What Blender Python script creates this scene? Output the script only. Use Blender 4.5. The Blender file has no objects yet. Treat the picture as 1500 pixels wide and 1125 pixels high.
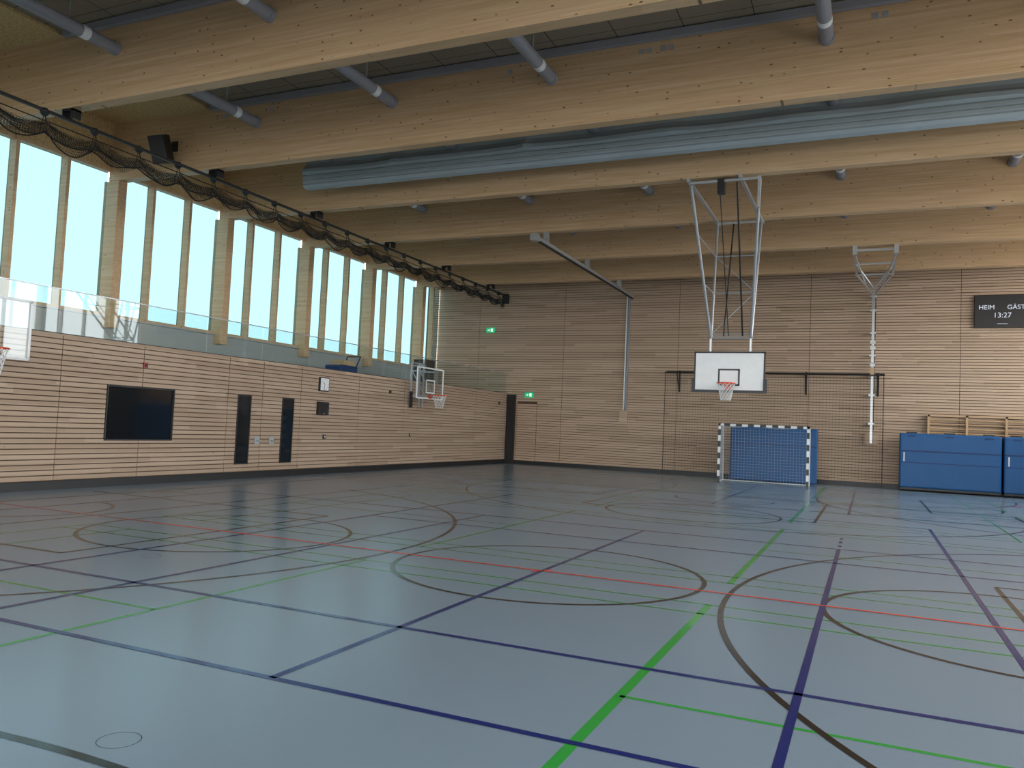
import bpy, math, random
from mathutils import Vector, Matrix
random.seed(7)
S=bpy.context.scene
COL=bpy.context.collection
# ------------------------------------------------------------------ materials
class NT:
    def __init__(s,name):
        s.m=bpy.data.materials.new(name); s.m.use_nodes=True; s.t=s.m.node_tree; s.t.nodes.clear()
        s.out=s.n('ShaderNodeOutputMaterial')
    def n(s,typ,**kw):
        nd=s.t.nodes.new(typ)
        for k,v in kw.items(): setattr(nd,k,v)
        return nd
    def l(s,a,b): s.t.links.new(a,b)
    def math(s,op,a,b=None,c=None):
        nd=s.n('ShaderNodeMath',operation=op)
        for i,v in enumerate((a,b,c)):
            if v is None: continue
            if isinstance(v,(int,float)): nd.inputs[i].default_value=v
            else: s.l(v,nd.inputs[i])
        return nd.outputs[0]
    def mix(s,f,a,b,blend='MIX'):
        nd=s.n('ShaderNodeMix',data_type='RGBA',blend_type=blend)
        for i,v in ((0,f),(6,a),(7,b)):
            if isinstance(v,(int,float)): nd.inputs[i].default_value=v
            elif isinstance(v,tuple): nd.inputs[i].default_value=(v+(1,)) if len(v)==3 else v
            else: s.l(v,nd.inputs[i])
        return nd.outputs[2]
    def obj(s):
        return s.n('ShaderNodeTexCoord').outputs['Object']
    def sep(s,v):
        nd=s.n('ShaderNodeSeparateXYZ'); s.l(v,nd.inputs[0]); return nd.outputs
    def comb(s,x,y,z):
        nd=s.n('ShaderNodeCombineXYZ')
        for i,v in enumerate((x,y,z)):
            if isinstance(v,(int,float)): nd.inputs[i].default_value=v
            else: s.l(v,nd.inputs[i])
        return nd.outputs[0]
    def vmul(s,v,sc):
        nd=s.n('ShaderNodeVectorMath',operation='MULTIPLY'); s.l(v,nd.inputs[0]); nd.inputs[1].default_value=sc; return nd.outputs[0]
    def noise(s,v,scale=1,detail=3,rough=.5):
        nd=s.n('ShaderNodeTexNoise'); s.l(v,nd.inputs['Vector']); nd.inputs['Scale'].default_value=scale
        nd.inputs['Detail'].default_value=detail; nd.inputs['Roughness'].default_value=rough; return nd.outputs[0]
    def white(s,v):
        nd=s.n('ShaderNodeTexWhiteNoise',noise_dimensions='3D'); s.l(v,nd.inputs['Vector']); return nd.outputs['Value']
    def ramp(s,f,pts):
        nd=s.n('ShaderNodeValToRGB'); s.l(f,nd.inputs[0]); e=nd.color_ramp.elements
        while len(e)<len(pts): e.new(.5)
        for i,(p,c) in enumerate(pts):
            e[i].position=p; e[i].color=(c+(1,)) if len(c)==3 else c
        return nd.outputs[0]
    def pbsdf(s,col,rough=.5,metal=0,spec=.5,bump=None,bs=.1):
        b=s.n('ShaderNodeBsdfPrincipled')
        if isinstance(col,tuple): b.inputs['Base Color'].default_value=col+(1,)
        else: s.l(col,b.inputs['Base Color'])
        if isinstance(rough,(int,float)): b.inputs['Roughness'].default_value=rough
        else: s.l(rough,b.inputs['Roughness'])
        b.inputs['Metallic'].default_value=metal; b.inputs['Specular IOR Level'].default_value=spec
        if bump is not None:
            bn=s.n('ShaderNodeBump'); bn.inputs['Strength'].default_value=bs; bn.inputs['Distance'].default_value=.01
            s.l(bump,bn.inputs['Height']); s.l(bn.outputs[0],b.inputs['Normal'])
        s.l(b.outputs[0],s.out.inputs[0]); return b
def simple(name,col,rough=.5,metal=0,spec=.5,var=.06):
    t=NT(name); v=t.obj(); n=t.noise(v,6,2)
    c=t.mix(n,tuple(max(0,x*(1-var)) for x in col),tuple(min(1,x*(1+var)) for x in col))
    t.pbsdf(c,rough,metal,spec); return t.m
def knots(t,v,sc,thr,dens):
    vv=t.vmul(v,sc); vo=t.n('ShaderNodeTexVoronoi'); t.l(vv,vo.inputs['Vector']); vo.inputs['Scale'].default_value=1
    r=t.sep(vo.outputs['Color'])[0]
    sel=t.math('GREATER_THAN',r,1-dens)
    k=t.math('MULTIPLY',t.math('SUBTRACT',1,t.math('SMOOTH_MIN',t.math('DIVIDE',vo.outputs['Distance'],thr),1,.15)),2.0)
    return t.math('MULTIPLY',t.math('MINIMUM',t.math('MAXIMUM',k,0),1),sel)
def wood_beam():
    t=NT('glulam_spruce'); v=t.obj(); xyz=t.sep(v)
    g=t.noise(t.vmul(v,(.7,9,22)),1,5,.6)
    c=t.ramp(g,[(.25,(.48,.31,.165)),(.5,(.59,.40,.235)),(.75,(.68,.49,.305))])
    lay=t.math('FLOOR',t.math('DIVIDE',xyz[2],.042))
    seg=t.math('FLOOR',t.math('ADD',t.math('DIVIDE',xyz[0],3.1),t.math('MULTIPLY',lay,.37)))
    w=t.white(t.comb(seg,lay,0))
    c=t.mix(t.math('MULTIPLY',w,.45),c,(.48,.30,.155))
    fr=t.math('FRACT',t.math('DIVIDE',xyz[2],.042)); ln=t.math('LESS_THAN',fr,.06)
    c=t.mix(t.math('MULTIPLY',ln,.25),c,(.25,.14,.06))
    vk=t.comb(xyz[0],t.math('MULTIPLY',t.math('FLOOR',t.math('DIVIDE',xyz[1],.4)),5),xyz[2])
    k=knots(t,vk,(5.5,1,11),.19,.30)
    c=t.mix(t.math('MULTIPLY',k,.9),c,(.10,.045,.02))
    t.pbsdf(c,.42,0,.4); return t.m
def wood_slat(name,axis,a,b,c3):
    t=NT(name); v=t.obj(); xyz=t.sep(v); h=xyz[axis]
    row=t.math('FLOOR',t.math('DIVIDE',xyz[2],.1))
    r0=t.white(t.comb(row,3.3,1.7))
    seg=t.math('FLOOR',t.math('ADD',t.math('DIVIDE',h,2.2),t.math('MULTIPLY',r0,7)))
    w=t.white(t.comb(seg,row,.5))
    c=t.ramp(w,[(0,a),(.5,b),(1,c3)])
    g=t.noise(t.comb(t.math('MULTIPLY',xyz[0],1.5),t.math('MULTIPLY',xyz[1],1.5),t.math('MULTIPLY',xyz[2],45)),1,4)
    c=t.mix(t.math('MULTIPLY',g,.3),c,tuple(x*.75 for x in a))
    k=knots(t,t.comb(h,0,xyz[2]),(3,1,12),.13,.12)
    c=t.mix(t.math('MULTIPLY',k,.6),c,(.13,.06,.03))
    t.pbsdf(c,.6,0,.3); return t.m
M_beam=wood_beam()
M_slatL=wood_slat('larch_slats_side',1,(.36,.255,.18),(.42,.305,.22),(.485,.36,.265))
M_slatB=wood_slat('larch_slats_end',0,(.45,.32,.225),(.52,.375,.27),(.60,.44,.32))
M_backing=simple('dark_felt_backing',(.09,.055,.035),.9)
M_black=simple('black_painted',(.012,.012,.013),.45)
M_darkglass=simple('dark_glass',(.008,.01,.012),.06,0,.6)
M_steel=simple('galvanised_steel',(.50,.52,.54),.35,.6)
M_grey=simple('grey_pipe_enamel',(.25,.25,.28),.45)
M_white=simple('white_plastic',(.75,.76,.77),.4)
M_lightwood=simple('beech_wood',(.50,.33,.18),.45)
M_orange=simple('orange_rim',(.70,.09,.035),.4)
M_rope=simple('white_cord',(.7,.7,.7),.8)
M_rope_g=simple('grey_cord',(.42,.45,.5),.8)
M_bnet=simple('black_netting',(.012,.012,.013),.85)
M_sill=simple('parapet_panel',(.34,.36,.36),.4)
M_plaster=simple('plaster_offwhite',(.6,.58,.55),.8)
def flr():
    t=NT('pu_sports_floor'); v=t.obj()
    n=t.noise(t.vmul(v,(.25,.25,1)),1,3); n2=t.noise(v,40,2)
    c=t.mix(n,(.185,.24,.30),(.21,.27,.335))
    r=t.math('ADD',.2,t.math('MULTIPLY',n,.08))
    t.pbsdf(c,r,0,.5,n2,.015); return t.m
M_floor=flr()
def line(name,c): return simple(name,c,.17,0,.35,.03)
M_lk=line('line_black',(.022,.017,.014)); M_lb=line('line_blue',(.008,.018,.13)); M_lg=line('line_green',(.03,.29,.045)); M_lr=line('line_red',(.66,.06,.035))
def ceil():
    t=NT('wood_wool_ceiling'); v=t.obj(); xyz=t.sep(v)
    n=t.noise(v,45,3,.7); c=t.mix(n,(.17,.135,.10),(.34,.285,.22))
    fx=t.math('LESS_THAN',t.math('FRACT',t.math('DIVIDE',xyz[0],1.22)),.014)
    fy=t.math('LESS_THAN',t.math('FRACT',t.math('DIVIDE',t.math('ADD',xyz[1],16.914),.627)),.022)
    c=t.mix(t.math('MULTIPLY',t.math('MAXIMUM',fx,fy),.85),c,(.02,.015,.01))
    t.pbsdf(c,.9,0,.2,n,.5); return t.m
M_ceil=ceil()
def osb():
    t=NT('osb_soffit'); v=t.obj()
    n=t.noise(t.vmul(v,(14,30,14)),1,3,.7); c=t.ramp(n,[(.3,(.34,.21,.09)),(.5,(.55,.38,.18)),(.7,(.66,.48,.26))])
    t.pbsdf(c,.7,0,.3); return t.m
M_osb=osb()
def fabric(name,c,rough=.7,s=60):
    t=NT(name); v=t.obj(); n=t.noise(v,s,2); n2=t.noise(v,1.2,2)
    cc=t.mix(n2,tuple(x*.88 for x in c),tuple(min(1,x*1.1) for x in c)); t.pbsdf(cc,rough,0,.35,n,.12); return t.m
M_curt=fabric('curtain_vinyl',(.38,.44,.47),.5)
M_mat=fabric('blue_mat_vinyl',(.010,.085,.24),.45)
M_mat2=fabric('blue_mat_trim',(.01,.04,.14),.5)
def glass(name,tint,base,gl):
    t=NT(name); tr=t.n('ShaderNodeBsdfTransparent'); tr.inputs[0].default_value=tint+(1,)
    g=t.n('ShaderNodeBsdfGlossy'); g.inputs['Roughness'].default_value=.02; g.inputs[0].default_value=(.9,.95,.95,1)
    lw=t.n('ShaderNodeLayerWeight'); lw.inputs[0].default_value=.5
    f=t.math('ADD',t.math('MULTIPLY',t.math('POWER',lw.outputs['Facing'],4),gl),base)
    mx=t.n('ShaderNodeMixShader'); t.l(f,mx.inputs[0]); t.l(tr.outputs[0],mx.inputs[1]); t.l(g.outputs[0],mx.inputs[2]); t.l(mx.outputs[0],t.out.inputs[0]); return t.m
M_glass=glass('balustrade_glass',(.80,.88,.87),.06,.6)
M_board_glass=glass('acrylic_backboard',(.78,.84,.88),.08,.5)
M_pane=glass('sky_dimming_pane',(.080,.128,.139),.02,.1)  # dark cyan tint added to dim the sky seen through the panes
def emis(name,c,s):
    t=NT(name); e=t.n('ShaderNodeEmission'); e.inputs[0].default_value=c+(1,); e.inputs[1].default_value=s; t.l(e.outputs[0],t.out.inputs[0]); return t.m
M_exit=emis('exit_sign_green',(.02,.55,.22),.8); M_exitw=emis('exit_sign_white',(.8,1,.9),.9); M_led=emis('led_white',(.8,.85,.95),.8)
# ------------------------------------------------------------------ mesh builder
class M:
    def __init__(s): s.v=[];s.f=[];s.mi=[];s.mats=[]
    def _m(s,mat):
        if mat not in s.mats: s.mats.append(mat)
        return s.mats.index(mat)
    def box(s,x0,x1,y0,y1,z0,z1,mat,rot=None,piv=None):
        i=len(s.v); vs=[Vector((x,y,z)) for x in (x0,x1) for y in (y0,y1) for z in (z0,z1)]
        if rot is not None:
            p=Vector(piv) if piv else Vector(((x0+x1)/2,(y0+y1)/2,(z0+z1)/2)); vs=[p+rot@(q-p) for q in vs]
        s.v+=vs; k=s._m(mat)
        for f in ((0,1,3,2),(4,6,7,5),(0,4,5,1),(2,3,7,6),(0,2,6,4),(1,5,7,3)):
            s.f.append([i+a for a in f]); s.mi.append(k)
        return s
    def cyl(s,p,q,r,mat,n=10,r2=None,cap=True):
        p=Vector(p);q=Vector(q);d=(q-p).normalized();a=d.orthogonal().normalized();b=d.cross(a);i=len(s.v);k=s._m(mat)
        if r2 is None:r2=r
        for c,rr in((p,r),(q,r2)):
            for j in range(n):
                t=2*math.pi*j/n; s.v.append(c+a*math.cos(t)*rr+b*math.sin(t)*rr)
        for j in range(n):
            j2=(j+1)%n; s.f.append([i+j,i+j2,i+n+j2,i+n+j]); s.mi.append(k)
        if cap: s.f.append([i+j for j in range(n)][::-1]); s.mi.append(k); s.f.append([i+n+j for j in range(n)]); s.mi.append(k)
        return s
    def path(s,pts,r,mat,n=8):
        for a,b in zip(pts[:-1],pts[1:]): s.cyl(a,b,r,mat,n)
        return s
    def bar(s,p,q,w,mat):
        return s.cyl(p,q,w*.7,mat,4)
    def ball(s,c,r,mat,n=10):
        c=Vector(c);i=len(s.v);k=s._m(mat);h=n//2
        for a in range(h+1):
            th=math.pi*a/h
            for b in range(n):
                ph=2*math.pi*b/n; s.v.append(c+Vector((math.sin(th)*math.cos(ph),math.sin(th)*math.sin(ph),math.cos(th)))*r)
        for a in range(h):
            for b in range(n):
                b2=(b+1)%n; s.f.append([i+a*n+b,i+(a+1)*n+b,i+(a+1)*n+b2,i+a*n+b2]); s.mi.append(k)
        return s
    def ring(s,c,R,r,mat,ax='z',n=32,m=8):
        i=len(s.v);k=s._m(mat);c=Vector(c)
        for a in range(n):
            t=2*math.pi*a/n
            for b in range(m):
                u=2*math.pi*b/m; rr=R+r*math.cos(u); p=(rr*math.cos(t),rr*math.sin(t),r*math.sin(u))
                if ax=='x': p=(p[2],p[0],p[1])
                if ax=='y': p=(p[0],p[2],p[1])
                s.v.append(c+Vector(p))
        for a in range(n):
            for b in range(m):
                a2=(a+1)%n;b2=(b+1)%m; s.f.append([i+a*m+b,i+a2*m+b,i+a2*m+b2,i+a*m+b2]); s.mi.append(k)
        return s
    def grid(s,fn,nu,nv,mat):
        i=len(s.v);k=s._m(mat)
        for a in range(nu+1):
            for b in range(nv+1): s.v.append(Vector(fn(a/nu,b/nv)))
        for a in range(nu):
            for b in range(nv):
                q=i+a*(nv+1)+b; s.f.append([q,q+nv+1,q+nv+2,q+1]); s.mi.append(k)
        return s
    def quad(s,pts,mat):
        i=len(s.v); s.v+=[Vector(p) for p in pts]; s.f.append([i+j for j in range(len(pts))]); s.mi.append(s._m(mat)); return s
    def build(s,name,parent=None,bevel=0,wire=0,smooth=False):
        me=bpy.data.meshes.new(name); me.from_pydata([tuple(v) for v in s.v],[],s.f)
        for m in s.mats: me.materials.append(m)
        me.polygons.foreach_set('material_index',s.mi)
        if smooth: me.polygons.foreach_set('use_smooth',[True]*len(s.f))
        me.update(); o=bpy.data.objects.new(name,me); COL.objects.link(o)
        if parent: o.parent=parent
        if bevel:
            b=o.modifiers.new('b','BEVEL'); b.width=bevel; b.segments=2; b.limit_method='ANGLE'
        if wire:
            w=o.modifiers.new('w','WIREFRAME'); w.thickness=wire; w.use_even_offset=False
        return o
def empty(name):
    o=bpy.data.objects.new(name,None); COL.objects.link(o); return o
# ------------------------------------------------------------------ geometry constants
XR=22.0; YF=-45.4; XW=-3.45; ZC=8.85; ZB=7.32; ZP=2.97; SILL=3.9; WT=7.62
BY=[-16.914+3.764*k for k in range(-7,5)]
# floor, ceiling
M().box(-.6,XR+.3,YF-.3,.3,-.2,0,M_floor).build('floor')
M().box(-4.2,XR+.4,YF-.4,.4,ZC,ZC+.2,M_ceil).build('ceiling')
M().box(XW-.2,-.35,YF,0,ZC-.06,ZC-.002,M_osb).build('ceiling_soffit')
# slatted walls ---------------------------------------------------------
def slats(mb,axis,h0,h1,z0,z1,front,back,cuts,seams,mat,pitch=.1,gap=.02):
    z=z0
    while z<z1-.02:
        za=z+gap/2; zb=min(z+pitch-gap/2,z1)
        iv=[(h0,h1)]
        holes=[(c[0],c[1]) for c in cuts if c[2]<zb-.03 and c[3]>za+.03]+[(q-.008,q+.008) for q in seams]
        for a,b in holes:
            nv=[]
            for p,q in iv:
                if b<=p or a>=q: nv.append((p,q)); continue
                if a>p: nv.append((p,a))
                if b<q: nv.append((b,q))
            iv=nv
        for p,q in iv:
            if q-p<.01: continue
            if axis=='y': mb.box(back,front,p,q,za,zb,mat)
            else: mb.box(p,q,front,back,za,zb,mat)
        z+=pitch
cutsL=[(-19.66,-17.92,.93,2.07)]
w=M(); w.box(-.2,-.03,YF,0,0,ZP-.02,M_backing)
slats(w,'y',YF,-.01,.17,ZP-.03,0,-.03,cutsL,[-36,-33.2,-30.5,-27.6,-24.8,-22.6,-20.69,-18.8,-16.3,-15.1,-13.6,-10.9,-8.3,-5.7,-3.0],M_slatL)
w.box(-.2,0,YF,0,ZP-.03,ZP,M_slatL)
w.build('wall_left')
M().box(-.02,.035,YF,-.12,0,.16,M_black).build('baseboard_left')
w=M(); w.box(-4.2,XR+.2,.03,.25,-.1,ZC,M_backing)
slats(w,'x',-3.9,XR,.15,ZC,0,.03,[(.45,.47,.15,2.65),(1.36,1.38,.15,2.65),(.45,1.38,2.58,2.64)],[-1.5,2.46,7.25,12.09,16.94],M_slatB)
w.build('wall_back')
M().box(.4,XR,-.035,.02,0,.15,M_black).build('baseboard_back')
M().box(.03,.4,-.13,.0,0,ZP-.05,M_black).build('dark_gap_1')  # black box stands in for the dark corner gap, shade put into its colour
# right wall with window band, unseen front wall opened tall to light the beam faces
SR=3.3
w=M(); w.box(XR+.03,XR+.2,YF,0,0,SR,M_backing); slats(w,'y',YF,0,.15,SR,XR,XR+.03,[],[],M_slatL)
w.box(XR,XR+.2,YF,0,8.0,ZC,M_osb)
w.build('wall_right')
w=M(); w.box(-4.2,XR+.2,YF-.25,YF-.03,0,.7,M_backing); slats(w,'x',-4,XR,.15,.7,YF,YF-.03,[],[],M_slatB,.1)
w.box(-4.2,XR+.2,YF-.25,YF,8.4,ZC,M_osb)
for i in range(12): w.box(-4.1+i*2.35,-3.95+i*2.35,YF-.25,YF,.7,8.4,M_beam)
w.build('wall_front')
# gallery slab & outer window wall
M().box(XW-.3,-.2,YF,0,2.65,2.85,M_plaster).build('gallery_floor')
w=M(); w.box(XW-.25,XW,YF,0,2.85,SILL,M_sill); w.box(XW-.25,XW,YF,0,WT,ZC-.06,M_osb); w.box(XW-.35,XW+.08,YF,0,SILL-.04,SILL,M_sill)
w.build('wall_gallery')
# glulam frames
for y in BY:
    w=M(); w.box(XW-.1,XR,y-.26,y,ZB,ZC-.003,M_beam)
    w.box(XW-.25,XW+.27,y-.26,y,SILL-.3,ZB,M_beam)
    w.box(XR-.27,XR+.15,y-.26,y,.0,ZB,M_beam)
    w.build('glulam_beam',bevel=.012)
# windows : mullions and panes
for i,y in enumerate(BY[:]):
    w=M(); y0=y; y1=y+3.764-.26 if i<len(BY)-1 else -.02
    for k in (1,2):
        ym=y-.26+1.2547*k
        if ym+.09<y1:
            w.box(XW-.18,XW+.06,ym,ym+.085,SILL,WT,M_beam)
    w.box(XW-.18,XW+.02,y0,y1,WT-.08,WT,M_beam); w.box(XW-.18,XW+.02,y0,y1,SILL,SILL+.07,M_beam)
    w.quad([(XW-.14,y0,SILL+.05),(XW-.14,y1,SILL+.05),(XW-.14,y1,WT-.06),(XW-.14,y0,WT-.06)],M_pane)
    w.build('window_%d'%(i+1))
    w=M()
    for k in (1,2):
        ym=y-.26+1.2547*k
        if ym+.09<y1: w.box(XR,XR+.18,ym,ym+.085,SR,8.0,M_beam)
    w.box(XR,XR+.18,y0,y1,SR,SR+.07,M_beam); w.box(XR,XR+.18,y0,y1,7.92,8.0,M_beam)
    w.build('window_%d'%(i+21))
# balustrade
g=empty('glass_balustrade'); w=M(); y=-.1; w2=M()
while y>-40:
    w.quad([(-.07,y-1.86,ZP-.05),(-.07,y-.015,ZP-.05),(-.07,y-.015,3.83),(-.07,y-1.86,3.83)],M_glass); y-=1.88
w.build('glass_panels',g)
w2.box(-.08,-.055,-40,-.1,3.825,3.845,M_steel)
w2.box(-.1,-.035,-40,-.1,ZP-.05,ZP+.02,M_black); w2.build('rail',g)
# ------------------------------------------------------------------ floor markings
L=M()
ZL={M_lg:.0012,M_lk:.0022,M_lb:.0032,M_lr:.0042}
def ln(x0,y0,x1,y1,wd,mat):
    z=ZL[mat]; a=Vector((x0,y0,0));b=Vector((x1,y1,0));d=(b-a).normalized();n=Vector((-d.y,d.x,0))*wd/2
    L.quad([a+n+Vector((0,0,z)),a-n+Vector((0,0,z)),b-n+Vector((0,0,z)),b+n+Vector((0,0,z))],mat)
def arc(cx,cy,r,a0,a1,wd,mat,n=64,dash=0):
    z=ZL[mat]
    for i in range(n):
        if dash and (i//dash)%2: continue
        t0=math.radians(a0+(a1-a0)*i/n);t1=math.radians(a0+(a1-a0)*(i+1)/n)
        L.quad([(cx+(r-wd/2)*math.cos(t0),cy+(r-wd/2)*math.sin(t0),z),(cx+(r+wd/2)*math.cos(t0),cy+(r+wd/2)*math.sin(t0),z),
                (cx+(r+wd/2)*math.cos(t1),cy+(r+wd/2)*math.sin(t1),z),(cx+(r-wd/2)*math.cos(t1),cy+(r-wd/2)*math.sin(t1),z)],mat)
CX=10.87;CY=-22.7;W=.052
# longitudinal basketball (black)
arc(CX,CY+.1,1.72,0,360,W,M_lk,96)
for x in (3.7,18.05): ln(x,-9.35,x,-36.05,W,M_lk)
for sgn in (1,-1):
    yb=CY+sgn*13.35; yh=CY+sgn*12.2; yf=CY+sgn*8.1
    ln(3.7,yb,18.05,yb,W,M_lk); ln(CX-2.35,yb,CX-2.35,yf,W,M_lk); ln(CX+2.35,yb,CX+2.35,yf,W,M_lk); ln(CX-2.35,yf,CX+2.35,yf,W,M_lk)
    arc(CX,yf,1.73,0,360,W,M_lk,80)
    if sgn>0: arc(CX,yh,6.47,190,350,W,M_lk,96); arc(CX,yh,1.2,180,360,W,M_lk,32)
    else: arc(CX,yh,6.47,10,170,W,M_lk,96)
    for e in (-1,1): ln(CX+e*6.37,yb,CX+e*6.37,yh-sgn*1.1,W,M_lk)
# transverse basketball (black)
for yc in (-7.7,CY,-37.7):
    arc(2.2,yc,6.66,-80,80,W,M_lk,96); arc(19.55,yc,6.66,100,260,W,M_lk,96)
    for xf,e in ((6.15,1),(15.5,-1)):
        arc(xf,yc,1.73,0,360,W,M_lk,80)
        xb=.7 if e>0 else 21.1
        ln(xb,yc-2.35,xf,yc-2.35,W,M_lk); ln(xb,yc+2.35,xf,yc+2.35,W,M_lk); ln(xf,yc-2.35,xf,yc+2.35,W,M_lk)
    arc(2.2,yc,1.2,-90,90,W,M_lk,32); arc(19.55,yc,1.2,90,270,W,M_lk,32)
# handball
for x in (1.3,20.45): ln(x,-3.3,x,-41.9,W,M_lk)
ln(1.3,-3.3,20.45,-3.3,W,M_lk)
arc(9.43,-3.3,5.75,180,270,W,M_lk,48); arc(12.35,-3.3,5.75,270,360,W,M_lk,48); ln(9.43,-9.05,12.35,-9.05,W,M_lk)
arc(9.43,-3.3,8.6,200,270,W,M_lk,60,2); arc(12.35,-3.3,8.6,270,340,W,M_lk,60,2)
arc(4.9,-5,.8,150,270,W,M_lr,20); arc(17.2,-5,.8,-90,30,W,M_lr,20)
ln(1.3,CY,20.45,CY,W,M_lr)
ln(CX-.1,CY-.12,CX+.05,CY+.12,.05,M_lr)
# volleyball (blue)
for x in (6.58,15.22): ln(x,-14.0,x,-31.3,W,M_lb)
for y in (-14.0,-31.3,-25.66,-19.75): ln(6.58,y,15.22 if y in(-14.0,-31.3) else 17.5,y,W,M_lb)
ln(3.5,-25.66,6.58,-25.66,W,M_lb)
for yc in (-7.7,CY,-37.7):
    for y in (yc-4.42,yc+4.42): ln(2.3,y,19.5,y,W,M_lb)
    for x in (2.3,19.5,7.98,13.77,10.85): ln(x,yc-4.42,x,yc+4.42,W,M_lb)
for i in range(3): ln(13.77,-18.0+.5*i,13.77,-17.8+.5*i,W,M_lb)
# badminton (green)
for yc in (-33.4,-26.29,-19.15,-12.0,-4.9):
    for d in (-2.95,-2.53,2.53,2.95): ln(4.45,yc+d,17.3,yc+d,.04,M_lg)
    for x in (8.94,12.80): ln(x,yc-2.95,x,yc+2.95,.068 if x>10 else .045,M_lg)
    for x in (4.45,5.2,16.55,17.3): ln(x,yc-2.95,x,yc+2.95,.04,M_lg)
    ln(4.45,yc,8.94,yc,.04,M_lg); ln(12.8,yc,17.3,yc,.04,M_lg)
for cx,cy in ((10.87,-28.22),(7.0,-24.6),(2.9,-14.4)): arc(cx,cy,.1,0,360,.004,M_lk,32)
L.build('court_markings')
# ------------------------------------------------------------------ left wall fittings
def wall_glass(y0,y1,z0,z1,fr=.03,o=0):
    w=M(); w.box(-.028+o,-.02+o,y0,y1,z0,z1,M_darkglass)
    a,b=-.03+o,.012+o*.2
    w.box(a,b,y0-fr,y0,z0-fr,z1+fr,M_black);w.box(a,b,y1,y1+fr,z0-fr,z1+fr,M_black)
    w.box(a,b,y0,y1,z1,z1+fr,M_black);w.box(a,b,y0,y1,z0-fr,z0,M_black)
    return w
wall_glass(-19.62,-17.95,.96,2.04).build('window_40')
for i,(a,b) in enumerate(((-15.94,-15.53),(-14.31,-13.9))):
    w=wall_glass(a,b,.38,2.04,.03,.032)
    hy=-15.22 if i==0 else -14.68
    w.box(.002,.022,hy-.09,hy+.09,.84,1.04,M_steel); w.cyl((.02,hy-.03,.94),(.07,hy-.03,.94),.012,M_steel); w.cyl((.07,hy-.04,.94),(.07,hy+.09,.94),.011,M_steel)
    w.build('door_%d'%(i+1))
g=empty('analog_clock'); w=M(); w.box(0,.06,-12.87,-12.45,2.33,2.73,M_black); w.build('case',g,bevel=.01)
w=M(); w.box(.06,.064,-12.84,-12.48,2.36,2.70,M_white)
for k in range(12):
    a=k*math.pi/6; w.box(.064,.067,-12.66-.006,-12.66+.006,2.665,2.69,M_black,Matrix.Rotation(a,3,'X'),(.065,-12.66,2.53))
w.box(.066,.069,-12.668,-12.652,2.53,2.63,M_black,Matrix.Rotation(.9,3,'X'),(.067,-12.66,2.53)); w.box(.066,.069,-12.666,-12.654,2.53,2.67,M_black,Matrix.Rotation(2.9,3,'X'),(.067,-12.66,2.53))
w.build('dial',g)
w=M(); w.box(0,.09,-12.9,-12.45,1.66,2.03,M_black); w.ring((.09,-12.67,1.85),.12,.012,M_black,'x'); w.box(.088,.093,-12.70,-12.64,1.69,1.71,M_grey); w.build('loudspeaker',bevel=.01)
def dev(name,y,z,s,mat,m2=None):
    w=M(); w.box(0,.035,y-s/2,y+s/2,z-s/2,z+s/2,mat); w.box(.035,.042,y-s/4,y+s/4,z-s/4,z+s/4,m2 or M_black); w.build(name,bevel=.006)
M_dred=simple('dark_red_plastic',(.25,.03,.03),.4)
dev('fire_alarm_button',-18.77,2.54,.11,M_dred,M_black)
dev('motion_sensor',-9.2,2.51,.1,M_black); dev('key_switch',-12.5,1.05,.12,M_black,M_steel); dev('light_switch',-7.85,1.14,.1,M_black,M_steel); dev('signal_horn',-.85,2.52,.12,M_black)
# ------------------------------------------------------------------ basketball helpers
def bnet(cx,cy,z,r,parent,mat=M_rope):
    w=M()
    n=12;m=6
    for i in range(n):
        for d in (1,-1):
            pts=[]
            for j in range(m+1):
                v=j/m;t=2*math.pi*(i+d*j*.5)/n;rr=r*(1-.45*v**.8);pts.append((cx+rr*math.cos(t),cy+rr*math.sin(t),z-.42*v))
            w.path(pts,.007,mat,4)
    return w.build('net',parent)
def side_hoop(yc):
    g=empty('side_basketball_hoop'); x=.62; z0=2.38;z1=3.4;hw=.86
    M().quad([(x,yc-hw,z0),(x,yc+hw,z0),(x,yc+hw,z1),(x,yc-hw,z1)],M_board_glass).build('backboard',g)
    w=M()
    for a,b,c,d in ((yc-hw,yc+hw,z0-.02,z0+.025),(yc-hw,yc+hw,z1-.025,z1+.02),(yc-hw-.02,yc-hw+.025,z0,z1),(yc+hw-.025,yc+hw+.02,z0,z1)): w.box(x-.025,x+.012,a,b,c,d,M_white)
    for a,b,c,d in ((yc-.29,yc+.29,2.56,2.6),(yc-.29,yc+.29,2.97,3.01),(yc-.29,yc-.25,2.6,2.97),(yc+.25,yc+.29,2.6,2.97)): w.box(x+.002,x+.008,a,b,c,d,M_white)
    w.build('board_frame',g)
    w=M(); w.box(0,.05,yc-.3,yc-.24,2.1,3.6,M_steel); w.box(0,.05,yc+.24,yc+.3,2.1,3.6,M_steel)
    w.box(.0,.04,yc+.5,yc+.56,2.1,3.75,M_steel); w.box(0,.04,yc-.3,yc+.56,3.56,3.6,M_steel)
    for e in (-.27,.27):
        w.bar((.05,yc+e,3.3),(x-.03,yc+e,3.3),.04,M_steel); w.bar((.05,yc+e,2.45),(x-.03,yc+e,2.45),.04,M_steel); w.bar((.05,yc+e,3.3),(x-.03,yc+e,2.45),.03,M_steel)
    w.box(.04,.12,yc-.35,yc-.27,2.05,2.6,M_black)
    w.build('mount',g)
    w=M(); w.ring((x+.38,yc,2.5),.225,.013,M_orange); w.box(x,x+.16,yc-.1,yc+.1,2.47,2.5,M_orange); w.box(x,x+.02,yc-.1,yc+.1,2.38,2.5,M_orange); w.build('rim',g)
    bnet(x+.38,yc,2.49,.22,g)
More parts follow.
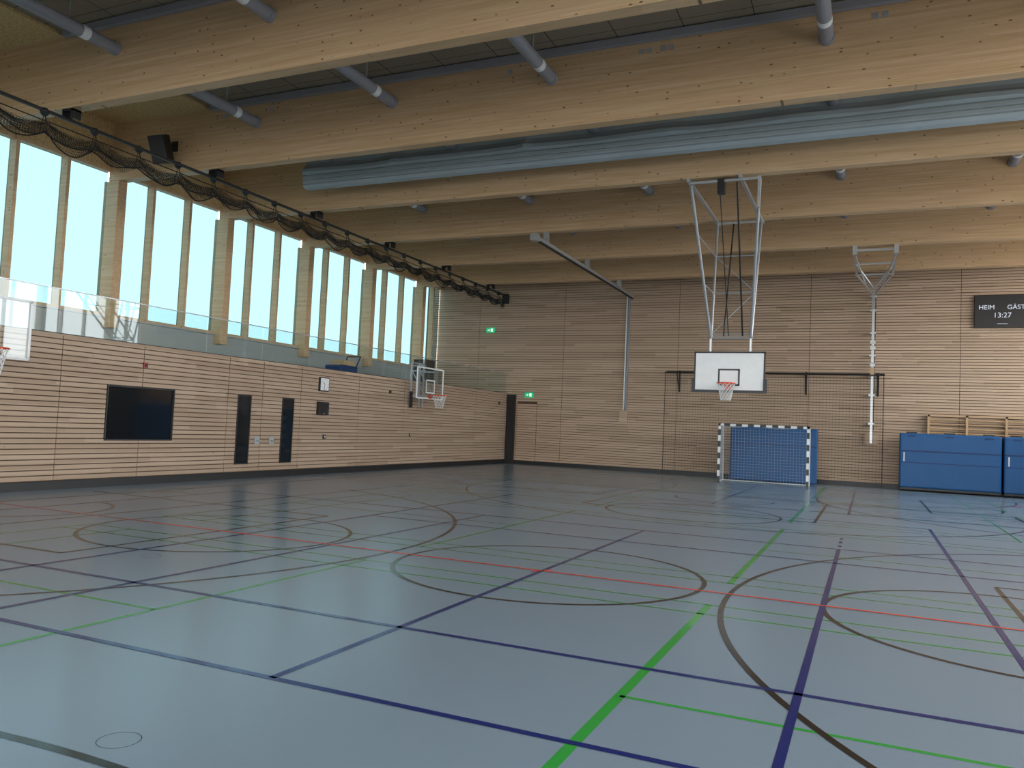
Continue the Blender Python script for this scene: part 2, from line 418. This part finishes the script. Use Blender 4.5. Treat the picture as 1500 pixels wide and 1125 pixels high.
for yc in (-7.7,-22.65): side_hoop(yc)
# main ceiling-hung hoop
g=empty('ceiling_basketball_hoop'); BXc=10.86; by=-10.35; bz0=2.72;bz1=3.72;hw=.875
M().box(BXc-hw,BXc+hw,by,by+.03,bz0,bz1,M_white).build('backboard',g,bevel=.004)
w=M()
w.box(BXc-hw-.03,BXc+hw+.03,by-.015,by+.05,bz0-.04,bz0+.03,M_black); w.box(BXc-hw-.06,BXc-hw+.03,by-.03,by+.05,bz0-.04,bz0+.32,M_black); w.box(BXc+hw-.03,BXc+hw+.06,by-.03,by+.05,bz0-.04,bz0+.32,M_black)
w.box(BXc-hw-.01,BXc+hw+.01,by-.005,by+.04,bz1-.03,bz1+.015,M_black);w.box(BXc-hw-.01,BXc-hw+.03,by-.005,by+.04,bz0,bz1,M_black);w.box(BXc+hw-.03,BXc+hw+.01,by-.005,by+.04,bz0,bz1,M_black)
for a,b,c,d in ((-.27,.27,2.86,2.9),(-.27,.27,3.25,3.29),(-.27,-.23,2.86,3.29),(.23,.27,2.86,3.29)): w.box(BXc+a,BXc+b,by-.008,by,c,d,M_black)
w.build('board_padding',g)
w=M(); w.ring((BXc,by-.39,2.9),.225,.014,M_orange); w.box(BXc-.1,BXc+.1,by-.17,by,2.87,2.9,M_orange); w.box(BXc-.1,BXc+.1,by-.02,by,2.75,2.9,M_orange); w.bar((BXc-.09,by-.17,2.88),(BXc-.2,by-.3,2.9),.015,M_orange); w.bar((BXc+.09,by-.17,2.88),(BXc+.2,by-.3,2.9),.015,M_orange); w.build('rim',g)
bnet(BXc,by-.39,2.89,.22,g)
w=M(); xl,xr=10.33,11.46; yb1=-13.2; yb2=-9.6; zt=7.27
for x in (xl,xr): w.box(x-.035,x+.035,yb1-.25,yb2+.3,zt-.03,zt+.045,M_steel)
w.box(11.82,11.88,yb1-.1,yb1-.04,6.6,7.3,M_steel); w.bar((11.85,yb1-.07,7.25),(xl,yb1-.07,7.25),.05,M_steel)
w.bar((xl,yb1,zt),(xr,yb1,zt),.05,M_steel); w.bar((xl,yb2,zt-.02),(xr,yb2,zt-.02),.05,M_steel)
jl,jr=BXc-.5,BXc+.5
ym=by+.12
for xt,xb in ((xl,jl),(xr,jr)):
    w.cyl((xt,yb2,zt),(xb,ym,4.1),.034,M_steel,8); w.cyl((xt if xt==xl else 11.85,yb1+.05,zt),(xb,ym-.05,4.1),.034,M_steel,8)
    w.bar((xb,ym,4.15),(xb,ym,2.95),.05,M_steel)
    w.bar((xb,ym,3.6),(xb,by+.05,3.6),.04,M_steel); w.bar((xb,ym,2.95),(xb,by+.05,2.95),.04,M_steel)
def lerp(a,b,t): return tuple(a[i]+(b[i]-a[i])*t for i in range(3))
A0,A1=(xl,yb2,zt),(jl,ym,4.1);B0,B1=(xr,yb2,zt),(jr,ym,4.1);C0,C1=(xl,yb1,zt),(jl,ym-.05,4.1);D0,D1=(11.85,yb1,zt),(jr,ym-.05,4.1)
for t in (.3,.62,.97): w.cyl(lerp(A0,A1,t),lerp(B0,B1,t),.02,M_steel,8); w.cyl(lerp(A0,A1,t),lerp(C0,C1,t),.016,M_steel,6); w.cyl(lerp(B0,B1,t),lerp(D0,D1,t),.016,M_steel,6)
w.cyl(lerp(A0,A1,.3),lerp(B0,B1,.62),.014,M_steel,6); w.cyl(lerp(B0,B1,.62),lerp(A0,A1,.97),.014,M_steel,6)
w.cyl((jl-.05,ym,4.1),(jr+.05,ym,4.1),.028,M_steel,8)
w.build('support_frame',g)
w=M(); w.box(10.95,11.1,yb1-.1,yb1+.1,6.98,7.3,M_black); w.cyl((11.0,yb1,7.0),(10.8,ym,4.15),.012,M_black,6); w.cyl((11.35,yb1+.1,7.25),(11.15,ym,4.15),.022,M_black,6);w.cyl((10.75,yb2,7.25),(10.68,ym,4.15),.022,M_black,6); w.build('hoist_cable',g)
# ------------------------------------------------------------------ folded ring apparatus (right)
g=empty('ceiling_gym_apparatus'); w=M(); xa,xb=13.66,14.76
for x in (xa,xb): w.box(x-.04,x+.04,-5.75,-1.75,7.19,7.29,M_steel); w.box(x-.06,x+.06,-5.95,-5.7,7.05,7.31,M_steel)
w.bar((xa,-5.7,7.22),(xb,-5.7,7.22),.06,M_steel); w.bar((xa,-2.0,7.2),(xb,-2.0,7.2),.05,M_steel); w.bar((xa,-3.8,7.2),(xb,-3.8,7.2),.05,M_steel)
w.cyl((xa,-3.8,7.2),(14.2,-2.9,6.55),.03,M_steel,8); w.cyl((xb,-3.8,7.2),(14.2,-2.9,6.55),.03,M_steel,8)
w.cyl((xa,-2.0,7.2),(14.2,-.35,6.75),.035,M_steel,8); w.cyl((xb,-2.0,7.2),(14.2,-.35,6.75),.035,M_steel,8)
w.cyl((xa,-5.6,7.1),(14.0,-2.9,6.55),.025,M_steel,8); w.cyl((xb,-5.6,7.1),(14.4,-2.9,6.55),.025,M_steel,8)
w.bar((14.2,-2.9,6.55),(14.2,-.35,6.3),.05,M_steel); w.build('ceiling_frame',g)
w=M(); w.box(14.16,14.24,-.38,-.30,1.55,6.8,M_steel); w.cyl((14.27,-.34,2),(14.27,-.34,6.8),.012,M_black,6)
for z in (2.2,3.2,3.9,4.6,5.4,6.2,6.7): w.box(14.1,14.3,-.4,0,z,z+.06,M_steel)
for z in (5.1,4.9,4.3): w.ring((14.2,-.42,z),.07,.02,M_white,'y',16,6)
w.box(14.13,14.27,-.42,-.28,3.95,4.2,M_lightwood)
w.box(14.0,14.42,-.12,-.02,1.5,1.9,M_slatB); w.build('pole',g)
# climbing rope track (left)
g=empty('climbing_rope_track'); w=M(); w.box(5.3,5.4,-10.3,-.05,6.95,7.05,M_steel); w.box(5.33,5.37,-10.3,-.05,6.9,6.95,M_black)
for y in BY[-3:]: w.box(5.28,5.42,y-.2,y-.06,7.05,7.319,M_steel)
w.box(5.25,5.45,-10.5,-10.25,6.88,7.08,M_steel); w.build('ceiling_rail',g)
w=M(); w.box(5.12,5.17,-.09,0,1.95,7.0,M_white); w.box(5.2,5.27,-.09,0,1.95,7.0,M_grey); w.box(4.98,5.32,-.1,0,1.95,2.4,M_slatB); w.build('upright_rail',g)
# ------------------------------------------------------------------ handball goal
g=empty('handball_goal'); gx0,gx1=9.41,12.36; gy=-3.1; T=.08; H=2.0
def striped(mb,a,b,ax):
    n=round(abs(b-a)/.2); st=(b-a)/n
    return [(a+i*st,a+(i+1)*st,i%2) for i in range(n)]
w=M()
for x in (gx0,gx1-T):
    for a,b,k in striped(w,0,H,2): w.box(x,x+T,gy,gy+T,a,b,M_white if k else M_black)
for a,b,k in striped(w,gx0,gx1,0): w.box(a,b,gy,gy+T,H-T+.0005,H+.0005,M_black if k else M_white)
w.build('striped_frame',g)
w=M()
for x in (gx0+.04,gx1-.04):
    w.path([(x,gy+T,H-.05),(x,gy+.75,H-.05),(x,gy+.85,H-.15),(x,gy+1.0,.03),(x,gy+T,.03)],.018,M_white,8)
w.cyl((gx0+.04,gy+1.0,.03),(gx1-.04,gy+1.0,.03),.018,M_white,8)
w.build('rear_supports',g)
w=M(); 
w.grid(lambda u,v:(gx0+.05+(gx1-gx0-.1)*u, gy+.8+.18*v+.03*math.sin(u*9), (H-.1)-(H-.14)*v),28,19,M_rope_g)
w.grid(lambda u,v:(gx0+.05+(gx1-gx0-.1)*u, gy+.08+.74*v, H-.05-.07*math.sin(v*3.14)*(.6+.4*math.sin(u*12))),28,7,M_rope_g)
for x in (gx0+.05,gx1-.05): w.grid(lambda u,v,x=x:(x, gy+.08+(.72+.18*v)*u, (H-.08)-(H-.12)*v),8,19,M_rope_g)
w.build('net',g,wire=.009)
# net rack behind goal
g=empty('ball_stop_net'); w=M()
w.cyl((6.9,-.62,3.92),(14.6,-.62,3.92),.022,M_black,8); w.cyl((6.9,-.35,3.98),(14.6,-.35,3.98),.018,M_black,8)
for x in (7.35,8.9,12.0,14.4):
    w.bar((x,0,3.96),(x,-.68,3.94),.04,M_black); w.bar((x,0,3.25),(x,-.55,3.92),.03,M_black); w.box(x-.03,x+.03,-.03,0,3.2,4.05,M_black)
w.build('bracket_rail',g)
w=M(); w.grid(lambda u,v:(6.9+7.7*u,-.62+.05*math.sin(u*60),.02+3.88*(1-v)),70,36,M_bnet); w.build('net',g,wire=.006)
w=M(); 
for x in (6.93,14.57): w.cyl((x,-.62,.02),(x,-.62,3.9),.011,M_bnet,6)
w.box(8.3,9.2,-.5,-.3,.0,.05,M_black); w.build('edge_cord',g)
# ------------------------------------------------------------------ mats
def mat(name,x0,x1,y0,y1,h,label=True):
    g=empty(name); w=M(); w.box(x0,x1,y0,y1,.12,h,M_mat); w.build('mat_body',g,bevel=.05)
    w=M(); yy=y0-.006
    w.box(x0+.03,x1-.03,yy,y0+.002,h-.62,h-.57,M_mat2); w.box(x0+.03,x1-.03,yy,y0+.002,.95,.98,M_mat2) 
    for k in (.12,.5,.88):
        xx=x0+(x1-x0)*k; w.box(xx-.12,xx+.12,y0-.02,y0+.001,h-.12,h-.07,M_mat2); w.box(xx-.16,xx+.16,y0+.1,y0+.22,h-.01,h+.05,M_black)
    if label: w.box(x0+.12,x0+.15,yy-.002,y0,1.0,1.3,M_white)
    w.build('straps',g)
    w=M(); w.box(x0+.02,x1-.02,y0+.03,y1-.03,.06,.12,M_black)
    for xx in (x0+.25,x1-.25):
        for yv in (y0+.12,y1-.12): w.cyl((xx-.02,yv,.06),(xx+.02,yv,.06),.06,M_black,12)
    w.build('trolley',g)
mat('gym_mat_stack',15.1,18.08,-.95,-.4,1.95); mat('gym_mat_stack',18.14,21.1,-.95,-.4,1.95)
g=empty('leaning_gym_mat'); w=M(); w.box(9.55,12.5,-1.25,-.95,.03,1.95,M_mat); w.build('mat_body',g,bevel=.04); w=M(); w.box(9.58,12.47,-1.256,-1.24,1.3,1.34,M_mat2); w.build('seam',g)
# wall bars
g=empty('gymnastic_ladder_bars'); w=M()
for x in (16.0,17.15,18.3,19.45,20.6): w.box(x-.035,x+.035,-.2,0,.15,2.62,M_lightwood)
w.box(15.9,20.7,-.2,-.12,2.56,2.62,M_lightwood)
for i in range(15): w.cyl((16.0,-.16,.35+i*.15),(20.6,-.16,.35+i*.15),.022,M_lightwood,8)
w.build('ladder_frame',g)
# scoreboard
g=empty('scoreboard'); M().box(17.33,20.6,-.12,-.005,5.62,6.73,M_black).build('panel',g,bevel=.01)
def txt(s,x,z,size,mat,par,nm):
    c=bpy.data.curves.new(nm,'FONT'); c.body=s; c.size=size; c.extrude=.003; c.materials.append(mat)
    o=bpy.data.objects.new(nm,c); o.location=(x,-.128,z); o.rotation_euler=(math.pi/2,0,0); COL.objects.link(o); o.parent=par
txt('HEIM',17.45,6.24,.21,M_led,g,'home_label'); txt('GÄSTE',18.28,6.24,.21,M_led,g,'guest_label'); txt('13:27',17.88,5.96,.24,M_led,g,'time_digits'); 
w=M(); w.box(18.0,18.3,-.125,-.12,5.74,5.755,M_led); w.build('indicator_line',g)
# exit signs
def exit_sign(x,z):
    g=empty('exit_sign'); w=M(); w.box(x-.2,x+.2,-.06,0,z-.11,z+.11,M_exit); w.build('panel',g,bevel=.01)
    w=M(); yy=-.064; w.box(x+.02,x+.13,yy,-.06,z-.07,z+.07,M_exitw); w.box(x-.15,x-.03,yy,-.06,z-.012,z+.012,M_exitw); w.box(x-.09,x-.03,yy,-.06,z-.04,z+.04,M_exitw,Matrix.Rotation(.78,3,'Y')); w.build('pictogram',g)
exit_sign(-.95,5.7); exit_sign(1.0,2.93)
# ------------------------------------------------------------------ ceiling fittings
for x in (1.2,4.85,8.45,13.37,17.1,20.8):
    for i in range(3,len(BY)-1):
        w=M(); a=BY[i]+.003; b=BY[i+1]-.263
        w.cyl((x,a,8.28),(x,b,8.28),.115,M_grey,18); w.cyl((x,b-.75,8.28),(x,b-.6,8.28),.118,M_white,18); w.cyl((x,b-.1,8.28),(x,b,8.28),.13,M_grey,18)
        for yy in (a+.6,b-1.0): w.box(x-.015,x+.015,yy,yy+.03,8.36,ZC,M_steel)
        w.build('ceiling_duct')
for y in BY[3:]:
    w=M(); w.box(XW+3.3,XR-.3,y-.4,y-.29,ZC-.16,ZC-.03,M_grey); w.box(XW+3.3,XR-.3,y-.29,y-.262,ZC-.1,ZC-.03,M_steel); w.build('cable_tray')
w=M()
for yb,xs in ((BY[7-1],(6.9,13.9)),(BY[7],(.2,1.6,7.55,10.2,10.35,10.6,10.75,14.1,14.25)),(BY[6],(10.9,11.1))):
    for x in xs: w.box(x-.05,x+.05,yb-.268,yb-.261,8.5,8.6,M_steel)
w.build('beam_anchor_plate')
# divider curtain
g=empty('divider_curtain'); cy=-14.45
prof=[(.0,8.84),(-.01,8.4),(-.03,8.22),(-.1,8.12),(-.2,8.04),(-.22,7.95),(-.17,7.9),(-.2,7.86),(-.2,7.8),(-.17,7.78),(-.2,7.75),(-.2,7.69),(-.17,7.67),(-.19,7.63),(-.12,7.57),(0.02,7.55),(.12,7.58),(.17,7.7),(.15,7.95),(.1,8.2),(.03,8.84)]
def cf(u,v):
    i=min(int(v*(len(prof)-1)),len(prof)-2); f=v*(len(prof)-1)-i
    a=prof[i][0]+(prof[i+1][0]-prof[i][0])*f; b=prof[i][1]+(prof[i+1][1]-prof[i][1])*f
    x=.5+21.3*u
    k=1 if 7.9<b<8.5 else 0
    a-=k*(.035*math.sin(x*2.1)+.03*max(0,math.sin(x*1.3+1))**6+.06*math.exp(-((x-3.3)/.12)**2)+.06*math.exp(-((x-6.8)/.12)**2))
    return (x,cy+a,b)
w=M(); w.grid(cf,260,len(prof)-1,M_curt); 
w.f.append([j for j in range(len(prof))]); w.mi.append(0)
n=260*len(prof); w.f.append([n+j for j in range(len(prof))][::-1]); w.mi.append(0)
w.build('curtain_fabric',g,smooth=False)
# protective net track
g=empty('gallery_safety_net'); tx=-.1; tz=7.12; w=M()
w.box(tx-.025,tx+.025,-30,-.6,tz-.03,tz+.03,M_black); w.cyl((tx+.08,-30,tz-.22),(tx+.08,-.8,tz-.22),.012,M_black,6)
y=-1.2
while y>-29.5:
    w.ball((tx,y,tz-.03),.085,M_black,10); w.cyl((tx,y,tz-.05),(tx+.08,y,tz-.23),.012,M_black,5)
    w.cyl((tx,y,tz-.05),(tx+.02,y-.1,tz-.5),.008,M_black,5); y-=1.06
for yb in BY[4:]:
    yc=yb-.13
    w.box(tx-.12,tx-.08,yc-.1,yc+.1,tz,7.319,M_black);w.box(tx+.12,tx+.16,yc-.1,yc+.1,tz+.02,7.319,M_black);w.box(tx-.12,tx+.16,yc-.1,yc+.1,7.28,7.319,M_black)
w.box(tx-.1,tx+.14,-.6,-.4,tz-.35,tz+.06,M_black)
w.build('track',g)
def nf(ph,amp,dx):
    def f(u,v):
        y=-30+29.2*u; s=((y+1.2)/1.06); fr=s-math.floor(s); sag=math.sin(math.pi*fr)
        far=.25+.75*min(1,max(0,(-y)/22))
        top=tz-.24-.10*sag; bot=tz-.42-amp*sag*(.7+.3*math.sin(s*2.3+ph))*(.6+.4*far)
        return (tx+.08+dx*math.sin(v*3.1+s)+.03*math.sin(y*9+ph),y,top+(bot-top)*v)
    return f
w=M(); w.grid(nf(0,.30,.08),560,8,M_bnet); w.grid(nf(2,.22,-.07),560,7,M_bnet); w.grid(nf(4,.26,.02),560,7,M_bnet); w.build('netting',g,wire=.010)
w=M()
for ph,amp,dx in ((0,.30,.08),(2,.22,-.07)):
    f=nf(ph,amp,dx); w.path([f(i/280,1) for i in range(281)],.014,M_bnet,5)
w.build('lower_cord',g)
# speaker on beam
g=empty('hanging_loudspeaker'); w=M(); R=Matrix.Rotation(.35,3,'X')@Matrix.Rotation(.35,3,'Z')
w.box(-1.52,-1.14,-17.75,-17.4,7.45,8.1,M_black,R); w.build('cabinet',g,bevel=.015)
w=M(); w.bar((-1.33,-17.5,7.9),(-1.33,-17.17,8.0),.04,M_black); w.box(-1.43,-1.23,-17.2,-17.176,7.85,8.1,M_black); w.build('bracket',g)
# gallery items
g=empty('gallery_equipment_case'); w=M(); w.box(-1.0,-.45,-6.2,-5.6,2.92,3.85,M_black); w.build('case',g,bevel=.02); w=M(); w.box(-.98,-.47,-6.23,-6.2,3.6,3.64,M_steel)
for x in (-.95,-.5):
    for y in (-6.15,-5.65): w.cyl((x,y-.02,2.885),(x,y+.02,2.885),.035,M_black,10)
w.build('fittings',g)
g=empty('scrubber_machine'); w=M(); w.box(-1.4,-.8,-10.8,-9.9,2.92,3.25,M_mat2); w.box(-1.35,-.85,-10.6,-10.0,3.25,3.42,M_lightwood); w.build('body',g,bevel=.03)
w=M(); w.path([(-1.35,-9.95,3.2),(-1.35,-9.7,3.6),(-.85,-9.7,3.6),(-.85,-9.95,3.2)],.02,M_black)
for x in (-1.42,-.8):
    for y in (-10.6,-10.1): w.cyl((x,y,2.93),(x+.04,y,2.93),.08,M_black,12)
w.build('handle_wheels',g)
# ------------------------------------------------------------------ world & light
wd=bpy.data.worlds.new('sky'); S.world=wd; wd.use_nodes=True; nt=wd.node_tree; nt.nodes.clear()
o=nt.nodes.new('ShaderNodeOutputWorld'); b=nt.nodes.new('ShaderNodeBackground'); tc=nt.nodes.new('ShaderNodeTexCoord'); sp=nt.nodes.new('ShaderNodeSeparateXYZ'); r=nt.nodes.new('ShaderNodeValToRGB')
nt.links.new(tc.outputs['Generated'],sp.inputs[0]); nt.links.new(sp.outputs[2],r.inputs[0]); nt.links.new(r.outputs[0],b.inputs[0]); nt.links.new(b.outputs[0],o.inputs[0])
e=r.color_ramp.elements
e[0].position=0; e[0].color=(.36,.38,.38,1); e[1].position=.5; e[1].color=(.88,.97,1,1); m_=e.new(.01); m_.color=(.96,.99,1,1)
b.inputs[1].default_value=9.2
S.view_settings.view_transform='Standard'
# camera
yaw,pitch,roll=.4227,.0522,.0447
F=Vector((-math.sin(yaw)*math.cos(pitch),math.cos(yaw)*math.cos(pitch),math.sin(pitch)))
R0=Vector((math.cos(yaw),math.sin(yaw),0)); U0=R0.cross(F)
R2=math.cos(roll)*R0+math.sin(roll)*U0; U2=R2.cross(F)
cd=bpy.data.cameras.new('camera'); cd.sensor_width=36; cd.lens=36*1168/1500; cd.clip_end=300; cd.clip_start=.05
co=bpy.data.objects.new('camera',cd); COL.objects.link(co)
mt=Matrix((R2,U2,-F)).transposed().to_4x4(); mt.translation=Vector((14.143,-31.065,1.6)); co.matrix_world=mt
S.camera=co
